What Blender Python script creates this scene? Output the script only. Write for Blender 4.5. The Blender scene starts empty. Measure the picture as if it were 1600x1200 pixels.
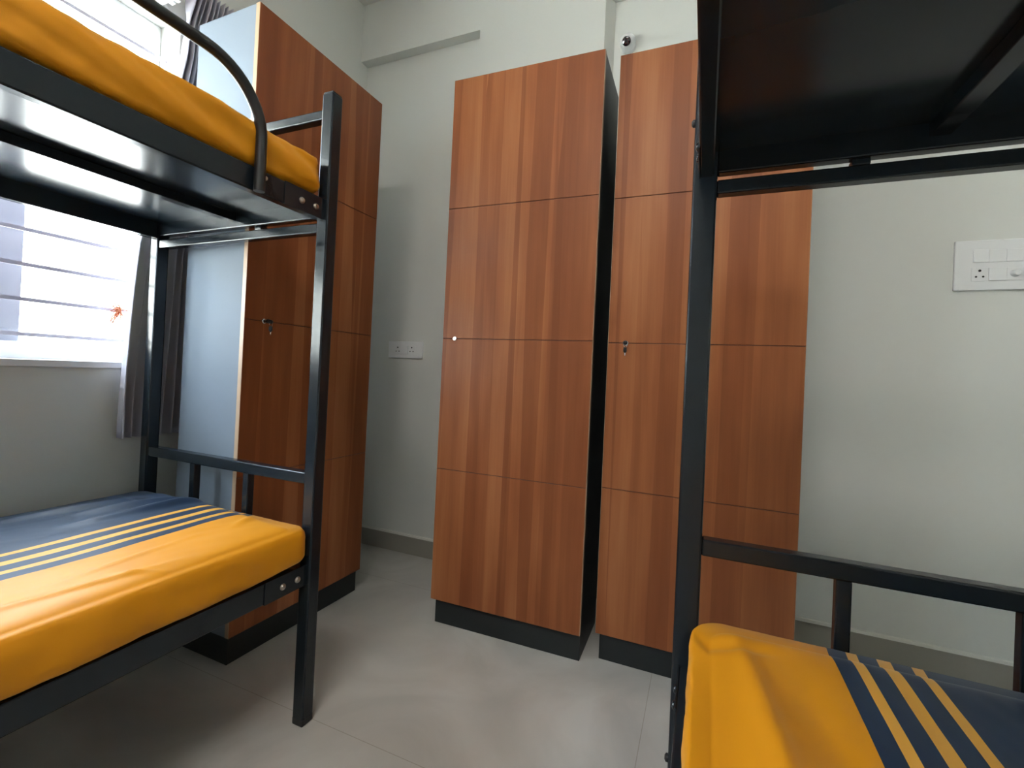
import bpy, bmesh, math, random
from mathutils import Vector, Matrix, noise
random.seed(7)
sc = bpy.context.scene
COL = sc.collection
PI = math.pi

# ------------------------------------------------------------------ camera
YAW, PITCH, ROLL = 0.3963, 0.0079, 0.0461
cam_d = bpy.data.cameras.new('camera')
cam = bpy.data.objects.new('camera', cam_d)
COL.objects.link(cam)
f = Vector((-math.sin(YAW) * math.cos(PITCH), math.cos(YAW) * math.cos(PITCH), math.sin(PITCH)))
r0 = Vector((math.cos(YAW), math.sin(YAW), 0)); u0 = r0.cross(f)
c_, s_ = math.cos(ROLL), math.sin(ROLL)
r1 = c_ * r0 + s_ * u0; u1 = -s_ * r0 + c_ * u0
m = Matrix((r1, u1, -f)).transposed().to_4x4()
m.translation = Vector((0, 0, 0.9966))
cam.matrix_world = m
cam_d.sensor_width = 36; cam_d.sensor_fit = 'HORIZONTAL'
cam_d.lens = 724.5 / 1600 * 36
cam_d.shift_x = -(798.06 - 800) / 1600
cam_d.shift_y = (576.3 - 600) / 1600
cam_d.clip_start = 0.02
sc.camera = cam

# ------------------------------------------------------------------ view
sc.view_settings.view_transform = 'Standard'
sc.view_settings.look = 'None'
sc.view_settings.gamma = 1
sc.view_settings.use_curve_mapping = False
sc.view_settings.exposure = 1.35
sc.cycles.use_denoising = True
sc.cycles.max_bounces = 10
sc.cycles.diffuse_bounces = 7
sc.cycles.sample_clamp_indirect = 6

# ------------------------------------------------------------------ sky, sun, daylight, lamp
w = bpy.data.worlds.new('daylight_sky'); sc.world = w; w.use_nodes = True
bg = w.node_tree.nodes['Background']
bg.inputs[0].default_value = (0.72, 0.86, 1.0, 1); bg.inputs[1].default_value = 11.0

sun_d = bpy.data.lights.new('sun', 'SUN'); sun_d.energy = 14.0; sun_d.angle = 0.01; sun_d.color = (1, .95, .85)
sun = bpy.data.objects.new('sun', sun_d); COL.objects.link(sun)
sun.rotation_euler = Vector((-0.8, 0.35, -0.9)).to_track_quat('-Z', 'Y').to_euler()

pd = bpy.data.lights.new('window_portal', 'AREA'); pd.shape = 'RECTANGLE'; pd.size = 1.9; pd.size_y = 1.5
pd.cycles.is_portal = True
po = bpy.data.objects.new('window_portal', pd); COL.objects.link(po)
po.location = (-2.10, 0.15, 1.62)
po.rotation_euler = Vector((1, 0, 0)).to_track_quat('-Z', 'Z').to_euler()

FILL_W = 9.0  # emission strength of the added fill panel
# ------------------------------------------------------------------ materials
def mat(name, col=(.8, .8, .8), rough=.5, metal=0, spec=.5, coat=0, coat_r=.1):
    mt = bpy.data.materials.new(name); mt.use_nodes = True
    b = mt.node_tree.nodes['Principled BSDF']
    b.inputs['Base Color'].default_value = (*col, 1)
    b.inputs['Roughness'].default_value = rough
    b.inputs['Metallic'].default_value = metal
    b.inputs['Specular IOR Level'].default_value = spec
    b.inputs['Coat Weight'].default_value = coat
    b.inputs['Coat Roughness'].default_value = coat_r
    return mt
def N(mt, typ, **kw):
    n = mt.node_tree.nodes.new(typ)
    for k, v in kw.items():
        setattr(n, k, v)
    return n
def L(mt, a, b): mt.node_tree.links.new(a, b)
def P(mt): return mt.node_tree.nodes['Principled BSDF']
def coords(mt, out='Object', scale=(1, 1, 1)):
    t = N(mt, 'ShaderNodeTexCoord'); mp = N(mt, 'ShaderNodeMapping')
    mp.inputs['Scale'].default_value = scale
    L(mt, t.outputs[out], mp.inputs['Vector'])
    return mp.outputs[0]
def ramp(mt, stops, interp='LINEAR'):
    r = N(mt, 'ShaderNodeValToRGB'); e = r.color_ramp.elements; r.color_ramp.interpolation = interp
    while len(e) < len(stops): e.new(0.5)
    for i, (p, c) in enumerate(stops):
        e[i].position = p; e[i].color = (*c, 1)
    return r
def bump_noise(mt, scale, strength, dist=.002, vec=None, detail=3):
    n = N(mt, 'ShaderNodeTexNoise'); n.inputs['Scale'].default_value = scale; n.inputs['Detail'].default_value = detail
    if vec is None: vec = coords(mt)
    L(mt, vec, n.inputs['Vector'])
    b = N(mt, 'ShaderNodeBump'); b.inputs['Strength'].default_value = strength; b.inputs['Distance'].default_value = dist
    L(mt, n.outputs['Fac'], b.inputs['Height']); L(mt, b.outputs[0], P(mt).inputs['Normal'])

WALL = mat('wall_paint', (.655, .665, .635), .55, spec=.3)
bump_noise(WALL, 90, .06, .001)
CEIL = mat('ceiling_paint', (.72, .72, .69), .7)

FLOOR = mat('floor_tile', (.4, .38, .34), .28, spec=.45)
v = coords(FLOOR)
n1 = N(FLOOR, 'ShaderNodeTexNoise'); n1.inputs['Scale'].default_value = 2.3; n1.inputs['Detail'].default_value = 7; n1.inputs['Distortion'].default_value = 1.2
L(FLOOR, v, n1.inputs['Vector'])
rf = ramp(FLOOR, [(.3, (.37, .36, .335)), (.5, (.44, .43, .40)), (.7, (.52, .51, .48))])
L(FLOOR, n1.outputs['Fac'], rf.inputs[0])
br = N(FLOOR, 'ShaderNodeTexBrick'); br.offset = 0; br.squash = 1
br.inputs['Scale'].default_value = 1; br.inputs['Brick Width'].default_value = 1.6; br.inputs['Row Height'].default_value = .8
br.inputs['Mortar Size'].default_value = .0012; br.inputs['Mortar Smooth'].default_value = .1
br.inputs['Color1'].default_value = (1, 1, 1, 1); br.inputs['Color2'].default_value = (1, 1, 1, 1); br.inputs['Mortar'].default_value = (.72, .69, .65, 1)
mpf = N(FLOOR, 'ShaderNodeMapping'); mpf.inputs['Location'].default_value = (.125, -.21, 0)
L(FLOOR, v, mpf.inputs['Vector']); L(FLOOR, mpf.outputs[0], br.inputs['Vector'])
mx = N(FLOOR, 'ShaderNodeMix', data_type='RGBA', blend_type='MULTIPLY'); mx.inputs[0].default_value = 1
L(FLOOR, rf.outputs[0], mx.inputs[6]); L(FLOOR, br.outputs['Color'], mx.inputs[7]); L(FLOOR, mx.outputs[2], P(FLOOR).inputs['Base Color'])

SKIRT = mat('skirting_tile', (.30, .285, .25), .35)
bump_noise(SKIRT, 30, .05)
SKIRT_TOP = mat('skirting_ledge', (.75, .74, .70), .5)

def wood_mat(name, seed):
    mt = mat(name, (.3, .12, .06), .40, spec=.22)
    v = coords(mt)
    oi = N(mt, 'ShaderNodeObjectInfo'); ad = N(mt, 'ShaderNodeVectorMath', operation='MULTIPLY_ADD')
    ad.inputs[1].default_value = (7.3, 7.3, 0); L(mt, oi.outputs['Location'], ad.inputs[0]); L(mt, v, ad.inputs[2]); v = ad.outputs[0]
    mp = N(mt, 'ShaderNodeMapping'); mp.inputs['Scale'].default_value = (1, 1, .10); mp.inputs['Location'].default_value = (seed, seed * .7, seed * .3)
    L(mt, v, mp.inputs['Vector'])
    # broad vertical bands
    a = N(mt, 'ShaderNodeTexNoise'); a.inputs['Scale'].default_value = 12; a.inputs['Detail'].default_value = 2.5; a.inputs['Roughness'].default_value = .6
    L(mt, mp.outputs[0], a.inputs['Vector'])
    mp2 = N(mt, 'ShaderNodeMapping'); mp2.inputs['Scale'].default_value = (1, 1, .010); mp2.inputs['Location'].default_value = (seed * 2, seed, 0)
    L(mt, v, mp2.inputs['Vector'])
    vo = N(mt, 'ShaderNodeTexVoronoi', feature='F1'); vo.inputs['Scale'].default_value = 19
    L(mt, mp2.outputs[0], vo.inputs['Vector'])
    sp = N(mt, 'ShaderNodeSeparateColor'); L(mt, vo.outputs['Color'], sp.inputs[0])
    g = N(mt, 'ShaderNodeTexNoise'); g.inputs['Scale'].default_value = 150; g.inputs['Detail'].default_value = 3
    mp3 = N(mt, 'ShaderNodeMapping'); mp3.inputs['Scale'].default_value = (1, 1, .02); L(mt, v, mp3.inputs['Vector']); L(mt, mp3.outputs[0], g.inputs['Vector'])
    def mth(op, x, y):
        k = N(mt, 'ShaderNodeMath', operation=op)
        for i, q in enumerate((x, y)):
            if isinstance(q, (int, float)): k.inputs[i].default_value = q
            else: L(mt, q, k.inputs[i])
        return k.outputs[0]
    t = mth('ADD', mth('MULTIPLY', a.outputs['Fac'], .62), mth('ADD', mth('MULTIPLY', sp.outputs[0], .26), mth('MULTIPLY', g.outputs['Fac'], .12)))
    rr = ramp(mt, [(.30, (.18, .052, .018)), (.44, (.215, .066, .023)), (.56, (.265, .090, .032)), (.72, (.33, .126, .050))])
    L(mt, t, rr.inputs[0]); L(mt, rr.outputs[0], P(mt).inputs['Base Color'])
    return mt
WOOD = wood_mat('walnut_laminate', 3.1)
CHAR = mat('charcoal_laminate', (.014, .017, .018), .42, spec=.35)
bump_noise(CHAR, 300, .03)
PALE = mat('pale_grey_laminate', (.165, .195, .235), .6, spec=.15)
bump_noise(PALE, 200, .02)
EDGE = mat('edge_band', (.40, .27, .17), .45)
bump_noise(EDGE, 200, .02)
GROOVE = mat('groove_dark', (.10, .028, .015), .6)

STEEL = mat('grey_bed_paint', (.009, .013, .017), .20, spec=.38)
bump_noise(STEEL, 260, .08, .0006)
SHEET = mat('grey_sheet_paint', (.016, .026, .036), .20, spec=.5)
bump_noise(SHEET, 9, .10, .004)
TUBE = mat('black_tube_paint', (.008, .008, .009), .35, spec=.5)
bump_noise(TUBE, 300, .05, .0005)
BOLT = mat('zinc_bolt', (.42, .38, .33), .38, metal=1)
RUBBER = mat('black_plastic', (.01, .01, .011), .5)
CHROME = mat('chrome', (.75, .75, .75), .18, metal=1)
WPLAST = mat('white_plastic', (.74, .75, .76), .28)
HOLE = mat('dark_hole', (.01, .01, .01), .6)
UPVC = mat('white_upvc', (.80, .82, .84), .25)
SASH = mat('grey_sash', (.34, .35, .40), .3)
GRILLE = mat('grille_paint', (.5, .48, .56), .4)
REVEAL = mat('reveal_paint', (.80, .80, .80), .5)
LENS = mat('camera_lens', (.012, .004, .006), .06, coat=1)
LED = mat('infrared_led', (.18, .03, .05), .2)
GLASS = mat('window_glass', (.9, .95, .95), .02)
P(GLASS).inputs['Transmission Weight'].default_value = 1
P(GLASS).inputs['IOR'].default_value = 1.1
P(GLASS).inputs['Alpha'].default_value = .25
CREAM = mat('facade_cream', (.86, .83, .74), .8)
bump_noise(CREAM, 4, .05)
FACWIN = mat('facade_window', (.10, .10, .12), .5)
_b = N(FACWIN, 'ShaderNodeTexBrick'); _b.offset = 0; _b.inputs['Scale'].default_value = 1
_b.inputs['Brick Width'].default_value = .03; _b.inputs['Row Height'].default_value = .022; _b.inputs['Mortar Size'].default_value = .006
_b.inputs['Color1'].default_value = (.04, .04, .05, 1); _b.inputs['Color2'].default_value = (.06, .06, .07, 1); _b.inputs['Mortar'].default_value = (.8, .78, .72, 1)
_t = N(FACWIN, 'ShaderNodeTexCoord'); _s = N(FACWIN, 'ShaderNodeSeparateXYZ'); _c = N(FACWIN, 'ShaderNodeCombineXYZ')
L(FACWIN, _t.outputs['Object'], _s.inputs[0]); L(FACWIN, _s.outputs['Y'], _c.inputs['X']); L(FACWIN, _s.outputs['Z'], _c.inputs['Y'])
L(FACWIN, _c.outputs[0], _b.inputs['Vector']); L(FACWIN, _b.outputs['Color'], P(FACWIN).inputs['Base Color'])
DOT = mat('drainpipe_grey', (.5, .5, .5), .6)  # plain grey of the drainpipe
GROUND = mat('ground_outside', (.55, .53, .48), .9)
DRY = mat('dried_petals', (.55, .20, .10), .7)

# bedsheet: yellow side band, navy band with three thin yellow stripes, navy field
def sheet_mat():
    mt = mat('striped_sheet', (.8, .4, .02), .5, spec=.3)
    P(mt).inputs['Sheen Weight'].default_value = .05
    P(mt).inputs['Sheen Roughness'].default_value = .4
    t = N(mt, 'ShaderNodeTexCoord'); s = N(mt, 'ShaderNodeSeparateXYZ'); L(mt, t.outputs['Object'], s.inputs[0])
    ab = N(mt, 'ShaderNodeMath', operation='ABSOLUTE'); L(mt, s.outputs['X'], ab.inputs[0])
    Y = (.62, .245, .004); D = (.006, .022, .056); S = (.68, .33, .04)
    b = [0, .212, .240, .257, .285, .302, .329, .346]
    cols = [Y, D, S, D, S, D, S, D]
    # colour ramp over 0..1 m
    r = ramp(mt, [(x, c) for x, c in zip(b, cols)], 'CONSTANT')
    L(mt, ab.outputs[0], r.inputs[0])
    n = N(mt, 'ShaderNodeTexNoise'); n.inputs['Scale'].default_value = 6; L(mt, t.outputs['Object'], n.inputs['Vector'])
    mr = N(mt, 'ShaderNodeMapRange'); mr.inputs['To Min'].default_value = .88; mr.inputs['To Max'].default_value = 1.10
    L(mt, n.outputs['Fac'], mr.inputs['Value'])
    mx = N(mt, 'ShaderNodeMix', data_type='RGBA', blend_type='MULTIPLY'); mx.inputs[0].default_value = 1
    L(mt, r.outputs[0], mx.inputs[6]); L(mt, mr.outputs[0], mx.inputs[7]); L(mt, mx.outputs[2], P(mt).inputs['Base Color'])
    wv = N(mt, 'ShaderNodeTexNoise'); wv.inputs['Scale'].default_value = 700; L(mt, t.outputs['Object'], wv.inputs['Vector'])
    bp = N(mt, 'ShaderNodeBump'); bp.inputs['Strength'].default_value = .12; bp.inputs['Distance'].default_value = .0008
    L(mt, wv.outputs['Fac'], bp.inputs['Height']); L(mt, bp.outputs[0], P(mt).inputs['Normal'])
    return mt
BEDSHEET = sheet_mat()

def curtain_mat():
    mt = mat('grey_curtain_cloth', (.46, .45, .52), .7)
    nt = mt.node_tree; out = nt.nodes['Material Output']
    tr = N(mt, 'ShaderNodeBsdfTranslucent'); tr.inputs[0].default_value = (.30, .31, .26, 1)
    ms = N(mt, 'ShaderNodeMixShader'); ms.inputs[0].default_value = .22
    L(mt, P(mt).outputs[0], ms.inputs[1]); L(mt, tr.outputs[0], ms.inputs[2]); L(mt, ms.outputs[0], out.inputs['Surface'])
    bump_noise(mt, 500, .1, .001)
    return mt
CURT = curtain_mat()

# ------------------------------------------------------------------ helpers
def link(name, bm, mt, parent=None, loc=(0, 0, 0), smooth=False, mats=None):
    me = bpy.data.meshes.new(name)
    bmesh.ops.recalc_face_normals(bm, faces=bm.faces[:])
    bm.to_mesh(me); bm.free()
    for q in (mats or [mt]): me.materials.append(q)
    if smooth:
        for p in me.polygons: p.use_smooth = True
    o = bpy.data.objects.new(name, me); COL.objects.link(o)
    o.location = loc
    if parent: o.parent = parent
    return o
def smooth_by_angle(o, ang=.6):
    me = o.data
    for p in me.polygons: p.use_smooth = True
    me.set_sharp_from_angle(angle=ang)
def bx(bm, x0, x1, y0, y1, z0, z1, bev=0, seg=2, mi=0):
    x0, x1 = min(x0, x1), max(x0, x1); y0, y1 = min(y0, y1), max(y0, y1); z0, z1 = min(z0, z1), max(z0, z1)
    t = bmesh.new()
    bmesh.ops.create_cube(t, size=1)
    for vv in t.verts:
        vv.co = Vector(((x0 + x1) / 2 + vv.co.x * (x1 - x0), (y0 + y1) / 2 + vv.co.y * (y1 - y0), (z0 + z1) / 2 + vv.co.z * (z1 - z0)))
    if bev: bmesh.ops.bevel(t, geom=t.edges[:], offset=bev, segments=seg, profile=.5, affect='EDGES')
    for fc in t.faces: fc.material_index = mi
    me = bpy.data.meshes.new('t'); t.to_mesh(me); t.free(); bm.from_mesh(me); bpy.data.meshes.remove(me)
    return bm
def box(name, dims, mt, parent=None, bev=0, off=(0, 0, 0)):
    bm = bmesh.new(); x0, x1, y0, y1, z0, z1 = dims
    ox, oy, oz = off
    bx(bm, x0 - ox, x1 - ox, y0 - oy, y1 - oy, z0 - oz, z1 - oz, bev)
    o = link(name, bm, mt, parent)
    return o
def tube(bm, pts, r, seg=12, caps=True, mi=0):
    pts = [Vector(p) for p in pts]; rings = []
    prev = None
    for i, p in enumerate(pts):
        if i == 0: d = pts[1] - p
        elif i == len(pts) - 1: d = p - pts[i - 1]
        else: d = (pts[i + 1] - pts[i - 1])
        d.normalize()
        if prev is None:
            a = d.orthogonal().normalized()
        else:
            a = prev - d * prev.dot(d); a.normalize()
        prev = a; b = d.cross(a)
        rr = r[i] if isinstance(r, (list, tuple)) else r
        rings.append([bm.verts.new(p + rr * (math.cos(2 * PI * k / seg) * a + math.sin(2 * PI * k / seg) * b)) for k in range(seg)])
    for q in range(len(rings) - 1):
        for k in range(seg):
            fc = bm.faces.new((rings[q][k], rings[q][(k + 1) % seg], rings[q + 1][(k + 1) % seg], rings[q + 1][k])); fc.material_index = mi
    if caps:
        bm.faces.new(rings[0][::-1]).material_index = mi; bm.faces.new(rings[-1]).material_index = mi
    return bm
def empty(name, label, cat, loc=(0, 0, 0), rz=0, group=None):
    o = bpy.data.objects.new(name, None); COL.objects.link(o)
    o.location = loc; o.rotation_euler = (0, 0, rz); o.empty_display_size = .05
    o['label'] = label; o['category'] = cat
    if group: o['group'] = group
    return o
def tag(o, label, cat, group=None):
    o['label'] = label; o['category'] = cat
    if group: o['group'] = group
    return o
def struct(o, label=None):
    o['kind'] = 'structure'
    if label: o['label'] = label
    return o

# ------------------------------------------------------------------ the room
WX, BY, CZ = -1.87, 2.115, 3.04         # left wall, back wall, ceiling
RX, FY = 1.55, -2.3
WY0, WY1, WZ0, WZ1 = -.75, 1.10, .968, 2.262   # window opening
struct(box('floor', (-2.05, RX + .15, FY - .15, BY + .15, -.1, 0), FLOOR))
struct(box('ceiling', (-2.05, RX + .15, FY - .15, BY + .15, CZ, CZ + .12), CEIL))
bm = bmesh.new()
bx(bm, -2.05, WX, FY, WY0, 0, CZ); bx(bm, -2.05, WX, WY1, BY, 0, CZ)
bx(bm, -2.05, WX, WY0, WY1, 0, WZ0 - .0); bx(bm, -2.05, WX, WY0, WY1, WZ1, CZ)
struct(link('wall_left', bm, WALL))
struct(box('wall_right', (RX, RX + .15, FY, BY, 0, CZ), WALL))
struct(box('wall_front', (-2.05, RX + .15, FY - .15, FY, 0, CZ), WALL))
# back wall, with the shallow column and the beam over the two recesses
struct(box('wall_back', (-2.05, RX + .15, BY, BY + .15, 0, CZ), WALL))
bm = bmesh.new()
base = [(-1.115, BY), (-1.115, 2.06), (-.478, 2.06), (-.443, BY)]
lo = [bm.verts.new((x, y, 0)) for x, y in base]; hi = [bm.verts.new((x, y, 2.72)) for x, y in base]
bm.faces.new(lo); bm.faces.new(hi)
for i in range(4): bm.faces.new((lo[i], lo[(i + 1) % 4], hi[(i + 1) % 4], hi[i]))
struct(link('wall_column', bm, WALL))
struct(box('wall_beam', (WX, RX, 2.06, BY, 2.72, CZ), WALL))
# skirting
def skirt(name, x0, x1, y0, y1):
    bm = bmesh.new(); bx(bm, x0, x1, y0, y1, 0, .091); o = link(name, bm, SKIRT); struct(o)
    o2 = box('ledge', (x0, x1, y0 + .001 if y1 - y0 < .05 else y0, y1, .0915, .102), SKIRT_TOP, o)
skirt('baseboard_back_left', WX, -1.115, BY - .012, BY)
skirt('baseboard_back_right', -.43, RX, BY - .012, BY)
skirt('baseboard_left', WX, WX + .012, FY, BY - .012)
skirt('baseboard_right', RX - .012, RX, FY, BY - .012)

# window: reveal lining, frame, sashes
struct(box('trim_1', (-2.05, WX + .012, WY0, WY1, WZ0 - .02, WZ0 + .002), REVEAL, bev=.002))       # sill slab
bm = bmesh.new(); wf = bmesh.new()
FX0, FX1 = -2.045, -1.985
bx(wf, FX0, FX1, WY0, WY1, WZ0, WZ0 + .055, .004); bx(wf, FX0, FX1, WY0, WY1, WZ1 - .06, WZ1, .004)
bx(wf, FX0 + .001, FX1 - .001, WY0, WY0 + .03, WZ0 + .052, WZ1 - .057, .004); bx(wf, FX0 + .001, FX1 - .001, WY1 - .022, WY1, WZ0 + .052, WZ1 - .057, .004)
bm.free()
win = struct(link('window_1', wf, UPVC), 'white sliding window in the left wall')
def sash(y0, y1, x0, x1):
    b = bmesh.new(); t = .045
    bx(b, x0, x1, y0, y1, WZ0 + .05, WZ0 + .05 + t, .003); bx(b, x0, x1, y0, y1, WZ1 - .055 - t, WZ1 - .055, .003)
    bx(b, x0 + .001, x1 - .001, y0, y0 + t, WZ0 + .05 + t - .002, WZ1 - .055 - t + .002, .003); bx(b, x0 + .001, x1 - .001, y1 - t - .035, y1, WZ0 + .05 + t - .002, WZ1 - .055 - t + .002, .003)
    s = link('sash', b, SASH, win)
    box('pane', ((x0 + x1) / 2 - .002, (x0 + x1) / 2 + .002, y0 + t, y1 - t, WZ0 + .05 + t, WZ1 - .055 - t), GLASS, s)
    return s
sash(-.72, .10, -2.012, -1.992); s2 = sash(.02, .757, -2.038, -2.018)
# security grille
g = bmesh.new()
gx = -1.945
for k in range(11):
    z = 1.046 + .1075 * k
    bx(g, gx - .003, gx + .003, WY0, WY1, z - .006, z + .006)
for y in (-.35, .10, .55):
    pass
gr = tag(link('window_grille', g, GRILLE), 'grey flat-bar security grille across the window opening', 'window grille')

# curtain track
t = bmesh.new()
bx(t, WX + .012, WX + .034, -.9, 1.06, 2.285, 2.305, .003); bx(t, WX + .045, WX + .065, -.9, 1.06, 2.285, 2.305, .003)
tr_ = tag(link('curtain_track', t, UPVC), 'white double curtain track fixed above the window', 'curtain track')
for y in (-.8, .15, 1.02):
    box('bracket', (WX, WX + .07, y - .012, y + .012, 2.268, 2.286), UPVC, tr_, .002)

# curtain: pleated cloth bunched beside the window
def curtain():
    bm = bmesh.new(); nu, nv = 150, 70; grid = []
    for j in range(nv + 1):
        z = .715 + (2.365 - .715) * j / nv; row = []
        if z < 1.38: yl = .93 + (.958 - .93) * ((z - .715) / .665) ** 1.5
        elif z < 2.1: yl = .958 + (1.075 - .958) * (z - 1.38) / .72
        else: yl = 1.075 + .02 * (z - 2.1) / .26
        yr = 1.30
        pin = math.exp(-((z - 2.23) / .05) ** 2)
        for i in range(nu + 1):
            u = i / nu
            amp = .024 + .005 * math.sin(3 * z + 9 * u); amp *= (1 - .55 * pin)
            if z > 2.26: amp += .018 * (z - 2.26) / .1
            y = yl + (yr - yl) * (u + .012 * math.sin(4.3 * z + 11 * u))
            x = WX + .060 + amp * math.sin(2 * PI * 12.5 * u + .5 * math.sin(1.3 * z)) + .004 * math.sin(2 * PI * 17 * u + z * 2)
            y += .006 * math.cos(2 * PI * 12.5 * u)
            zz = z
            if j >= nv - 3: zz += .012 * math.sin(2 * PI * 12.5 * u + .7) * (j - nv + 4) / 4
            row.append(bm.verts.new((x, y, zz)))
        grid.append(row)
    for j in range(nv):
        for i in range(nu):
            bm.faces.new((grid[j][i], grid[j][i + 1], grid[j + 1][i + 1], grid[j + 1][i]))
    o = link('curtain', bm, CURT, smooth=True)
    md = o.modifiers.new('thick', 'SOLIDIFY'); md.thickness = .0016
    return tag(o, 'grey pleated curtain bunched beside the window behind the left wardrobe', 'curtain')
curtain()

# dried spray tied to the grille
fl = bmesh.new()
for k in range(34):
    a = Vector((random.uniform(-.3, .5), random.uniform(-1, .5), random.uniform(-.9, .9))).normalized()
    ln = random.uniform(.03, .07); c = Vector((gx + .006, .985, 1.155)); pts = []
    for q in range(5):
        s = q / 4; pts.append(c + a * ln * s + Vector((0, 0, -.02 * s * s)) + Vector((0, .006 * math.sin(k + 3 * s), 0)))
    tube(fl, pts, [.0022, .002, .0016, .0012, .0006], 5)
tag(link('dried_flower', fl, DRY, smooth=True), 'small withered orange flower spray tied to the window grille by the curtain', 'dried flower')

# ------------------------------------------------------------------ outside
b = bmesh.new()
bx(b, -12, -9, -16, 22, -9, 3.5); bx(b, -9, -8.6, -16, 22, 3.1, 3.5)
nb = tag(link('building', b, CREAM), 'sunlit cream building seen through the window', 'building')
for y0, y1 in ((3.69, 3.79), (3.846, 4.186), (4.22, 4.255)):
    for z0 in (1.33, 1.42):
        box('window', (-9.01, -8.985, y0, y1, z0, z0 + .07), FACWIN, nb)
bm = bmesh.new(); tube(bm, [(-8.97, 3.34, 1.39), (-8.97, 3.378, 1.39), (-8.97, 3.378, 1.42), (-8.97, 3.378, 3.1)], .007, 8)
link('drainpipe', bm, DOT, nb)
tag(box('sunshade', (-2.80, -2.05, -1.0, 1.4, 2.35, 2.43), CREAM), 'cream concrete sunshade slab outside above the window', 'sunshade')
struct(box('ground', (-40, -2.2, -40, 40, -9.2, -9), GROUND))

# ------------------------------------------------------------------ added fill panel behind the camera, brightens walls and doors
fill_panel = empty('fill_light_panel', 'added white fill panel overhead behind the camera, out of view', 'fill light', (-.25, -.85, CZ))
box('fill_housing', (-.60, .60, -.30, .30, -.03, 0), WPLAST, fill_panel, .004)
EM = bpy.data.materials.new('fill_emitter'); EM.use_nodes = True
P(EM).inputs['Emission Color'].default_value = (1, .955, .92, 1); P(EM).inputs['Emission Strength'].default_value = FILL_W
box('fill_face', (-.585, .585, -.285, .285, -.036, -.0305), EM, fill_panel)

# ------------------------------------------------------------------ wardrobes
ZP, ZT = .097, 2.14
def key_set(parent, p, nrm, out):
    """round chrome lock with a key and its fob; p local position, nrm outward unit vector, out sideways unit vector"""
    n = Vector(nrm); s = Vector(out); p = Vector(p); up = Vector((0, 0, 1))
    b = bmesh.new(); tube(b, [p, p + n * .004, p + n * .006], [.0085, .0085, .006], 20)
    lk = link('lock', b, CHROME, parent); smooth_by_angle(lk)
    b = bmesh.new(); q = p + n * .0061
    tube(b, [q, q + n * .0005], .0026, 10); link('keyhole', b, HOLE, lk)
    return lk
def add_key(lk, p, nrm, out, tilt=0):
    n = Vector(nrm); s = Vector(out); p = Vector(p); up = Vector((0, 0, 1))
    b = bmesh.new()
    tube(b, [p + n * .004, p + n * .014], .0022, 8)
    e = p + n * .014
    tube(b, [e, e + n * .011 + s * .002], [.0065, .0075], 12)
    tube(b, [e + n * .010, e + n * .022 + s * .004 - up * .003], [.007, .006], 12)
    k = link('key', b, RUBBER, lk, smooth=True)
    b = bmesh.new()
    q = e + n * .018 + s * .003 - up * .006
    pts = [q + Vector((0, 0, -.004)) + .006 * (math.cos(a) * s + math.sin(a) * up) for a in [2 * PI * i / 12 for i in range(13)]]
    tube(b, pts, .0007, 6, caps=False)
    link('key_ring', b, CHROME, lk, smooth=True)
    b = bmesh.new(); f0 = q - up * .010
    tube(b, [f0, f0 - up * .003, f0 - up * .015, f0 - up * .018], [.003, .0058, .0058, .0035], 12)
    link('spare_key_bow', b, RUBBER, lk, smooth=True)
    b = bmesh.new(); f1 = f0 - up * .0175
    tube(b, [f1, f1 - up * .012], [.0022, .0014], 8)
    link('spare_key_blade', b, CHROME, lk, smooth=True)

def wardrobe(name, label, loc, rz, side_mat, lockx, key, zt=ZT, w=.6, d=.30, hinge_low=True):
    """front faces -Y in local space, x 0..w, door at y 0..0.018"""
    r = empty(name, label, 'wardrobe', loc, rz, 'tall wood-fronted wardrobes')
    # carcass panels
    b = bmesh.new(); t = .018
    bx(b, 0.001, t, .0185, d, ZP - .0, zt - .001); body_side = b
    bx(b, w - t, w - .001, .0185, d, ZP, zt - .001)
    bx(b, t, w - t, .0185, d, zt - t, zt - .001); bx(b, t, w - t, .0185, d, ZP, ZP + t); bx(b, t, w - t, d - .006, d, ZP + t, zt - t)
    link('carcass', b, side_mat, r)
    b = bmesh.new(); bx(b, .012, w - .002, .020, d - .002, 0, ZP - .001, .0015); link('plinth', b, CHAR, r)
    # door with three shallow cross grooves
    b = bmesh.new()
    bx(b, .0008, w - .0008, .003, .0175, ZP + .001, zt - .001, 0, mi=1)
    h = (zt - ZP) / 4
    for k in range(4):
        z0 = ZP + h * k + (0 if k == 0 else .0014); z1 = ZP + h * (k + 1) - (0 if k == 3 else .0014)
        bx(b, .0012, w - .0012, 0, .0155, z0, z1, .0006, 1, mi=0)
    # edge banding strips along both vertical edges
    bx(b, 0, .0011, .0008, .0175, ZP, zt, mi=2); bx(b, w - .0011, w, .0008, .0175, ZP, zt, mi=2)
    link('door', b, None, r, mats=[WOOD, GROOVE, EDGE])
    p = (lockx, 0, ZP + h * 2 + .0)
    lk = key_set(r, p, (0, -1, 0), (1, 0, 0))
    if key: add_key(lk, p, (0, -1, 0), (1, 0, 0))
    return r
wardrobe('wardrobe', 'tall brown wood wardrobe in the middle, bare chrome lock without key', (-.9575, 1.5801, 0), .0184, CHAR, .055, False, w=.595)
wardrobe('wardrobe', 'tall brown wood wardrobe standing partly behind the right bunk bed, key hanging in lock', (-.319, 1.6395, 0), .004, CHAR, .062, True, w=.600, zt=2.137)
# left one: front faces +X ; local -Y -> world +X means rotation +90 deg
wardrobe('wardrobe', 'tall brown wood wardrobe behind the left bunk bed, with a pale side panel', (-1.3795, 1.0475, 0), PI / 2 - .012, PALE, .07, True, zt=2.165, w=.610, d=.305)

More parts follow.
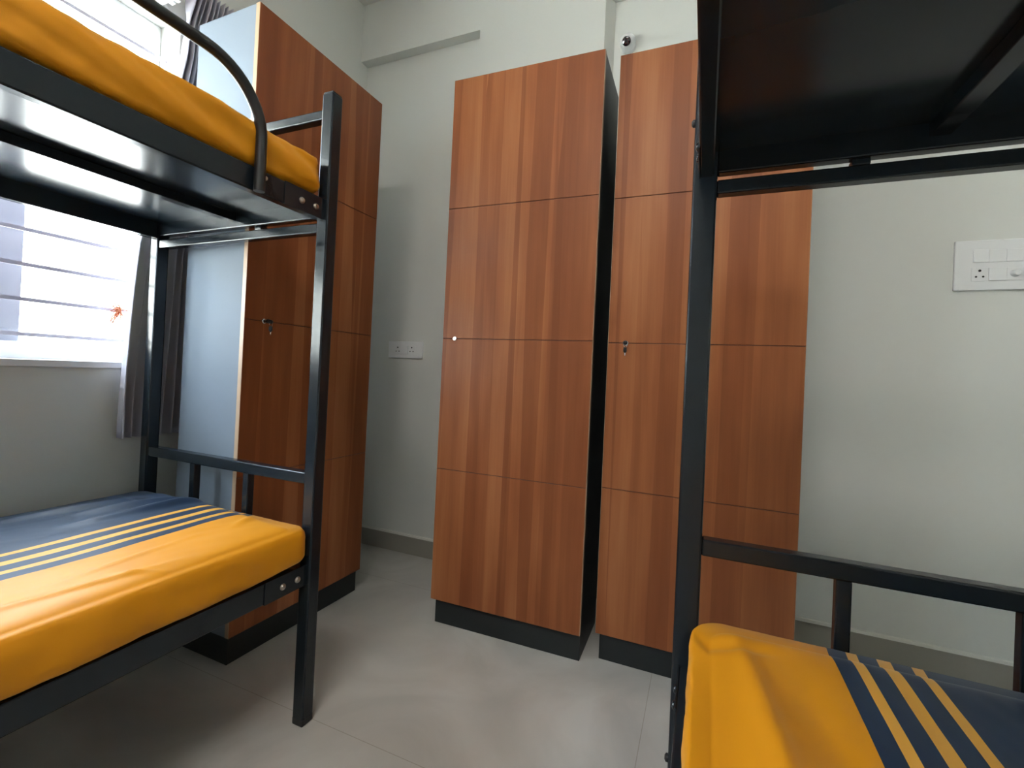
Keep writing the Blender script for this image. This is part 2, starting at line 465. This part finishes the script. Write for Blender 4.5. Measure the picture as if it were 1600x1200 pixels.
# ------------------------------------------------------------------ bunk beds
YE, YN = 1.010, -.95            # far and near ends of both beds
def bunk(name, label, ex, s, guard, pwx=.038):
    """ex: x of the aisle-side edge; s: +1 / -1 direction away from the aisle"""
    r = empty(name, label, 'bunk bed', (ex, YE, 0), 0, 'steel bunk beds')
    ox = (ex, YE, 0); W = .78; pw = .038
    X = lambda a: ex + s * a
    def B(nm, a0, a1, y0, y1, z0, z1, mt=STEEL, bev=0.003, par=r):
        return box(nm, (X(a0), X(a1), y0, y1, z0, z1), mt, par, bev, ox)
    for a in (0, W - pwx):
        for y0 in (YE - pw, YN):
            p = B('post', a, a + pwx, y0, y0 + pw, .012, 1.750, STEEL, .004)
            B('foot_cap', a - .0005, a + pwx + .0005, y0 - .0005, y0 + pw + .0005, 0, .022, RUBBER, .004, p)
            B('top_cap', a + .002, a + pwx - .002, y0 + .002, y0 + pw - .002, 1.748, 1.754, RUBBER, .002, p)
    for zb, zt in ((.389, .4435), (1.394, 1.450)):
        for a in (.014, W - .039):
            rl = B('side_rail', a, a + .025, YN + pw, YE - pw, zb, zt)
            for y0 in (YE - pw - .130, YN + pw):
                B('joint_plate', a - .0025 if a < .1 else a + .0235, a + .0005 if a < .1 else a + .0275, y0, y0 + .130, zb - .001, zt + .001, STEEL, .0006, rl)
            if a < .1:
                for y0 in (YE - .115, YE - .068):
                    bb = bmesh.new(); c = Vector((X(.0115) - ox[0], y0 - ox[1], (zb + zt) / 2 - .002))
                    n = Vector((-s, 0, 0))
                    tube(bb, [c, c + n * .0015, c + n * .0045, c + n * .0055], [.0085, .0085, .0065, .003], 14)
                    o = link('bolt', bb, BOLT if s < 0 else STEEL, rl); smooth_by_angle(o)
        for y0, y1 in ((YE - pw, YE - pw + .025), (YN + pw - .025, YN + pw)):
            B('end_rail', pwx, W - pwx, y0, y1, zb + .007, zt - .001)
        # deck sheet with folded rims and the centre beam under it
        dk = B('deck_sheet', .039, W - .039, YN + pw, YE - pw, zt - .006, zt - .002, SHEET, 0)
        B('deck_rim', .0395, .056, YN + pw, YE - pw - .001, zt - .0085, zt - .0061, SHEET, 0, dk)
        B('centre_beam', .365, .395, YN + pw, YE - pw - .001, zt - .030, zt - .0065, STEEL, .002)
    # head and foot ends
    for ya, yb in ((YE - pw + .004, YE - pw + .032), (YN + .006, YN + .034)):
        B('cross_bar', pwx, W - pwx, ya, yb, 1.362, 1.389)
        B('spacer', .262, .290, ya + .002, yb - .002, 1.389, 1.402)
        B('cross_bar', pwx, W - pwx, ya, yb, 1.680, 1.707)
        B('cross_bar', pwx, W - pwx, ya, yb, .660, .692)
        for a in (.264, .507):
            B('upright', a, a + .024, ya + .003, yb - .003, .4435, .660)
            B('upright', a, a + .024, ya + .003, yb - .003, 1.450, 1.680)
    if guard:
        gxx = X(.0012) - ox[0]; pts = []
        y_end, zt_, rad = .762, 1.647, .138
        pts.append((gxx, y_end - ox[1], 1.392)); pts.append((gxx, y_end - ox[1], zt_ - rad))
        for k in range(1, 13):
            a = k / 12 * PI / 2
            pts.append((gxx, y_end - ox[1] - rad * (1 - math.cos(a)), zt_ - rad + rad * math.sin(a)))
        y2 = -.35
        for k in range(0, 13):
            a = k / 12 * PI / 2
            pts.append((gxx, y2 - ox[1] + rad - rad * math.sin(a), zt_ - rad + rad * math.cos(a)))
        pts.append((gxx, y2 - ox[1], 1.392))
        gb = bmesh.new(); tube(gb, pts, .0125, 20)
        gd = link('guard_rail', gb, TUBE, r); smooth_by_angle(gd)
        bb = bmesh.new(); c = Vector((gxx + s * -.002, y_end - ox[1] + .014, 1.428))
        tube(bb, [c, c + Vector((-s * .003, 0, 0))], [.006, .004], 12)
        link('bolt', bb, BOLT, gd)
    return r
lb = bunk('bunk_bed', 'dark grey steel bunk bed along the window wall with a curved guard rail', -.975, -1, True)
rb = bunk('bunk_bed', 'black-looking steel bunk bed in the right foreground, its post in front of the wardrobe', -.037, 1, False, .045)
for z in (.252, 1.509):
    bb = bmesh.new(); c = Vector((0, -.028, z)); tube(bb, [c, c + Vector((-.004, 0, 0)), c + Vector((-.0065, 0, 0))], [.0075, .0075, .004], 12)
    o = link('bolt', bb, RUBBER, rb); smooth_by_angle(o)

# ------------------------------------------------------------------ mattresses
def mattress(name, label, ex, s, z0, z1, crown, ridges, group, seed, yend=.963, hem=.0, corner=.05, fold=1.0, lim=-.03):
    """rounded slab in a fitted sheet; local x runs away from the aisle"""
    W, Ln = .745, 1.86
    nx, ny, nz = 110, 240, 14
    bm = bmesh.new()
    bmesh.ops.create_cube(bm, size=2)
    bm.free(); bm = bmesh.new()
    vid = {}
    def V(i, j, k):
        key = (i, j, k)
        if key in vid: return vid[key]
        u, v, w = i / nx, j / ny, k / nz
        H = z1 - z0
        # rounded box: clamp to inner box and push out by radius
        rx = .030; 
        x = u * W; y = -v * Ln; z = w * H
        cr = corner
        # plan-view rounded corners
        cx = min(max(x, cr), W - cr); cy = max(min(y, -cr), -Ln + cr)
        dx, dy = x - cx, y - cy; dd = math.hypot(dx, dy)
        if dx and dy:
            mxx = max(abs(dx), abs(dy)); k2 = mxx / dd
            x, y = cx + dx * k2, cy + dy * k2
        # edge roundness in section
        din = min(x, W - x, -y, Ln + y)
        e = .026
        if w > .5:
            q = (w - .5) / .5
            shrink = 1 - math.sqrt(max(0, 1 - q ** 6))
        else:
            q = (.5 - w) / .5
            shrink = .55 * (1 - math.sqrt(max(0, 1 - q ** 4)))
        # inset for side faces
        nxv = Vector((x - W / 2, y + Ln / 2, 0))
        ex_ = (W / 2 - e * shrink) / (W / 2); ey_ = (Ln / 2 - e * shrink) / (Ln / 2)
        x = W / 2 + (x - W / 2) * ex_; y = -Ln / 2 + (y + Ln / 2) * ey_
        top = 0
        if k == nz:
            dn = min(u, 1 - u) * W; dv = min(v, 1 - v) * Ln; d = min(dn, dv)
            z -= .012 * math.exp(-d / .018) - .0
            cu = math.sin(PI * min(1, max(0, u * .62))) ; z += crown * cu * (1 - math.exp(-dn / .12)) * (1 - .35 * math.exp(-dv / .02))
            top = 1 - math.exp(-d / .03)
            z += .004 * noise.noise(Vector((x * 5 + seed, y * 3, 0))) * top
            z += .0020 * noise.noise(Vector((x * 16 + seed, y * 6, 3))) * top + .0007 * noise.noise(Vector((x * 40 + y * 14, y * 11 + seed, 1))) * top
            for (ax, ay, bx_, by_, hh, wd) in ridges:
                A = Vector((ax, ay)); Bv = Vector((bx_, by_)); pv = Vector((x, y)); ab = Bv - A
                tt = max(0, min(1, (pv - A).dot(ab) / ab.length_squared)); 
                ds = (pv - (A + ab * tt)).length
                fade = math.sin(PI * (.08 + .84 * tt))
                z += hh * math.exp(-(ds / wd) ** 2) * fade
        else:
            # side puckers and wavy hem
            am = .005 * (1 - w) + .0018
            fo = fold * (.0045 * noise.noise(Vector((y * 5 + w * 2.2 + seed, w * 1.3, 7))) + .003 * abs(noise.noise(Vector((y * 17 + w * 5 + seed, w * 2, 1)))) * (.4 + w))
            o_ = am * noise.noise(Vector((x * 9 + seed, y * 9, z * 6 + 2))) + .0025 * noise.noise(Vector((x * 26 + seed, y * 26, z * 18)))
            if i == 0: x = max(x - (o_ + fo + .004 * math.sin(PI * w)), lim)
            if i == nx: x += o_
            if j == 0: y += o_ * .5
            if w < .3: z += (.3 - w) / .3 * (.004 + .003 * noise.noise(Vector((y * 3.1 + seed, x * 3, 0))) + hem * max(0, 1 - (-y) / .22) * max(0, 1 - x / .2))
        vid[key] = bm.verts.new((s * x, y, z))
        return vid[key]
    for i in range(nx):
        for j in range(ny):
            bm.faces.new((V(i, j, nz), V(i + 1, j, nz), V(i + 1, j + 1, nz), V(i, j + 1, nz)))
    for k in range(nz):
        for j in range(ny):
            bm.faces.new((V(0, j, k), V(0, j + 1, k), V(0, j + 1, k + 1), V(0, j, k + 1)))
            bm.faces.new((V(nx, j, k), V(nx, j + 1, k), V(nx, j + 1, k + 1), V(nx, j, k + 1)))
        for i in range(nx):
            bm.faces.new((V(i, 0, k), V(i + 1, 0, k), V(i + 1, 0, k + 1), V(i, 0, k + 1)))
            bm.faces.new((V(i, ny, k), V(i + 1, ny, k), V(i + 1, ny, k + 1), V(i, ny, k + 1)))
    bmesh.ops.contextual_create(bm, geom=[vid[(i, 0, 0)] for i in range(nx + 1)][:0]) if False else None
    rim = [V(i, 0, 0) for i in range(nx)] + [V(nx, j, 0) for j in range(ny)] + [V(i, ny, 0) for i in range(nx, 0, -1)] + [V(0, j, 0) for j in range(ny, 0, -1)]
    bm.faces.new(rim)
    o = link(name, bm, BEDSHEET, smooth=True, loc=(ex, yend, z0))
    return tag(o, label, 'mattress', group)
# ridges: ax, ay, bx, by (local metres, y negative towards the camera), height, width
RL = [(.46, -.01, .52, -.30, .012, .018), (.40, -.02, .43, -.34, .010, .016), (.41, -.01, .41, -.20, .008, .016), (.56, -.05, .60, -.45, .011, .02),
      (.06, -.30, .11, -.60, .005, .008), (.03, -.34, .10, -.42, .004, .006), (.18, -.02, .14, -.12, .006, .010), (.16, -.2, .13, -.5, .003, .007),
      (.44, -.03, .60, -.16, -.006, .012)]
mattress('mattress', 'yellow and blue striped mattress on the lower deck of the left bunk bed', -.977, -1, .4447, .556, .024, RL, 'mattresses', 3.3, yend=.9700, hem=.010, corner=.038)
mattress('mattress', 'yellow mattress on the upper deck of the left bunk bed', -.989, -1, 1.4512, 1.562, .018, RL[3:], 'mattresses', 9.1, hem=.004, corner=.045, yend=.9715, fold=2.4, lim=-.010)
RR = [(.002, -.095, .13, -.075, -.009, .016), (.075, -.06, .13, -.55, .015, .018), (.045, -.16, .06, -.6, -.010, .028), (.15, -.12, .20, -.6, -.006, .03)]
mattress('mattress', 'yellow and navy striped mattress on the lower deck of the right bunk bed', -.002, 1, .4447, .553, .004, RR, 'mattresses', 5.7, yend=.970, fold=.5)

# ------------------------------------------------------------------ sockets, switches, camera
def pin_holes(parent, x, y, z):
    for dx, dz, rr in ((0, .013, .0042), (-.0095, -.008, .0032), (.0095, -.008, .0032)):
        b = bmesh.new(); tube(b, [(x + dx, y, z + dz), (x + dx, y - .0008, z + dz)], rr, 12); link('pin_hole', b, HOLE, parent)
# large switchboard, right
x0, x1, z0, z1 = .797, 1.022, 1.357, 1.531
sb = empty('switchboard', 'white switchboard with switches, socket and dimmer knob on the right wall stretch', 'switchboard', (x0, BY, z0))
W_, H_ = x1 - x0, z1 - z0
box('plate', (0, W_, -.012, 0, 0, H_), WPLAST, sb, .003)
def mod(nm, a0, a1, b0, b1, dep, tilt=0):
    o = box(nm, (a0 - x0, a1 - x0, -.012 - dep, -.0115, b0 - z0, b1 - z0), WPLAST, sb, .0012)
    if tilt:
        for vv in o.data.vertices:
            if vv.co.y < -.0125: vv.co.y -= tilt * (1 if vv.co.z < (b0 + b1) / 2 - z0 else -.4)
    return o
mod('rocker_switch', .846, .888, 1.453, 1.498, .004, .003)
mod('blank_module', .889, .932, 1.453, 1.496, .0012); mod('blank_module', .9335, .976, 1.453, 1.496, .002)
s1_ = mod('socket', .843, .8875, 1.388, 1.435, .0015)
pin_holes(s1_, .865 - x0, -.0136, 1.411 - z0)
mod('rocker_switch', .889, .935, 1.388, 1.433, .004, .003)
dm = mod('dimmer', .9365, .980, 1.388, 1.433, .0015)
b = bmesh.new(); c = Vector((.957 - x0, -.0135, 1.412 - z0)); tube(b, [c, c + Vector((0, -.004, 0)), c + Vector((0, -.016, 0)), c + Vector((0, -.018, 0))], [.013, .012, .0105, .008], 24)
kn = link('dimmer_knob', b, WPLAST, dm); smooth_by_angle(kn)
# small socket, left
x0, x1, z0, z1 = -1.619, -1.398, 1.048, 1.139
sk = empty('wall_socket', 'small twin wall socket with a rocker switch, between the left and middle wardrobes', 'wall socket', (x0, BY, z0))
box('plate', (0, x1 - x0, -.011, 0, 0, z1 - z0), WPLAST, sk, .003)
def mod2(nm, a0, a1, dep):
    return box(nm, (a0 - x0, a1 - x0, -.011 - dep, -.0105, 1.069 - z0, 1.117 - z0), WPLAST, sk, .001)
for a in (-1.578, -1.487):
    q = mod2('socket', a, a + .044, .001); pin_holes(q, a + .022 - x0, -.0122, 1.093 - z0)
mod2('rocker_switch', -1.533, -1.488, .005)

# dome security camera
cc = empty('security_camera', 'small white dome security camera on the wall above the right wardrobe', 'security camera', (-.376, BY, 2.498))
b = bmesh.new(); tube(b, [(0, 0, 0), (0, -.010, 0), (0, -.016, 0)], [.031, .031, .028], 28)
o = link('base', b, WPLAST, cc); smooth_by_angle(o)
b = bmesh.new(); bmesh.ops.create_uvsphere(b, u_segments=28, v_segments=18, radius=.035)
for vv in b.verts: vv.co += Vector((0, -.034, 0))
bl = link('ball', b, WPLAST, cc, smooth=True)
d = Vector((-.02, -.86, -.42)).normalized(); c = Vector((0, -.034, 0))
b = bmesh.new(); tube(b, [c + d * .022, c + d * .0345, c + d * .0357], [.019, .019, .017], 24)
le = link('lens', b, LENS, bl); smooth_by_angle(le)
for k in range(4):
    a = k * PI / 2 + .4; e = d.orthogonal().normalized(); g2 = d.cross(e)
    p = c + d * .0357 + .0085 * (math.cos(a) * e + math.sin(a) * g2)
    b = bmesh.new(); tube(b, [p, p + d * .0012], .0024, 8); link('led', b, LED, le)
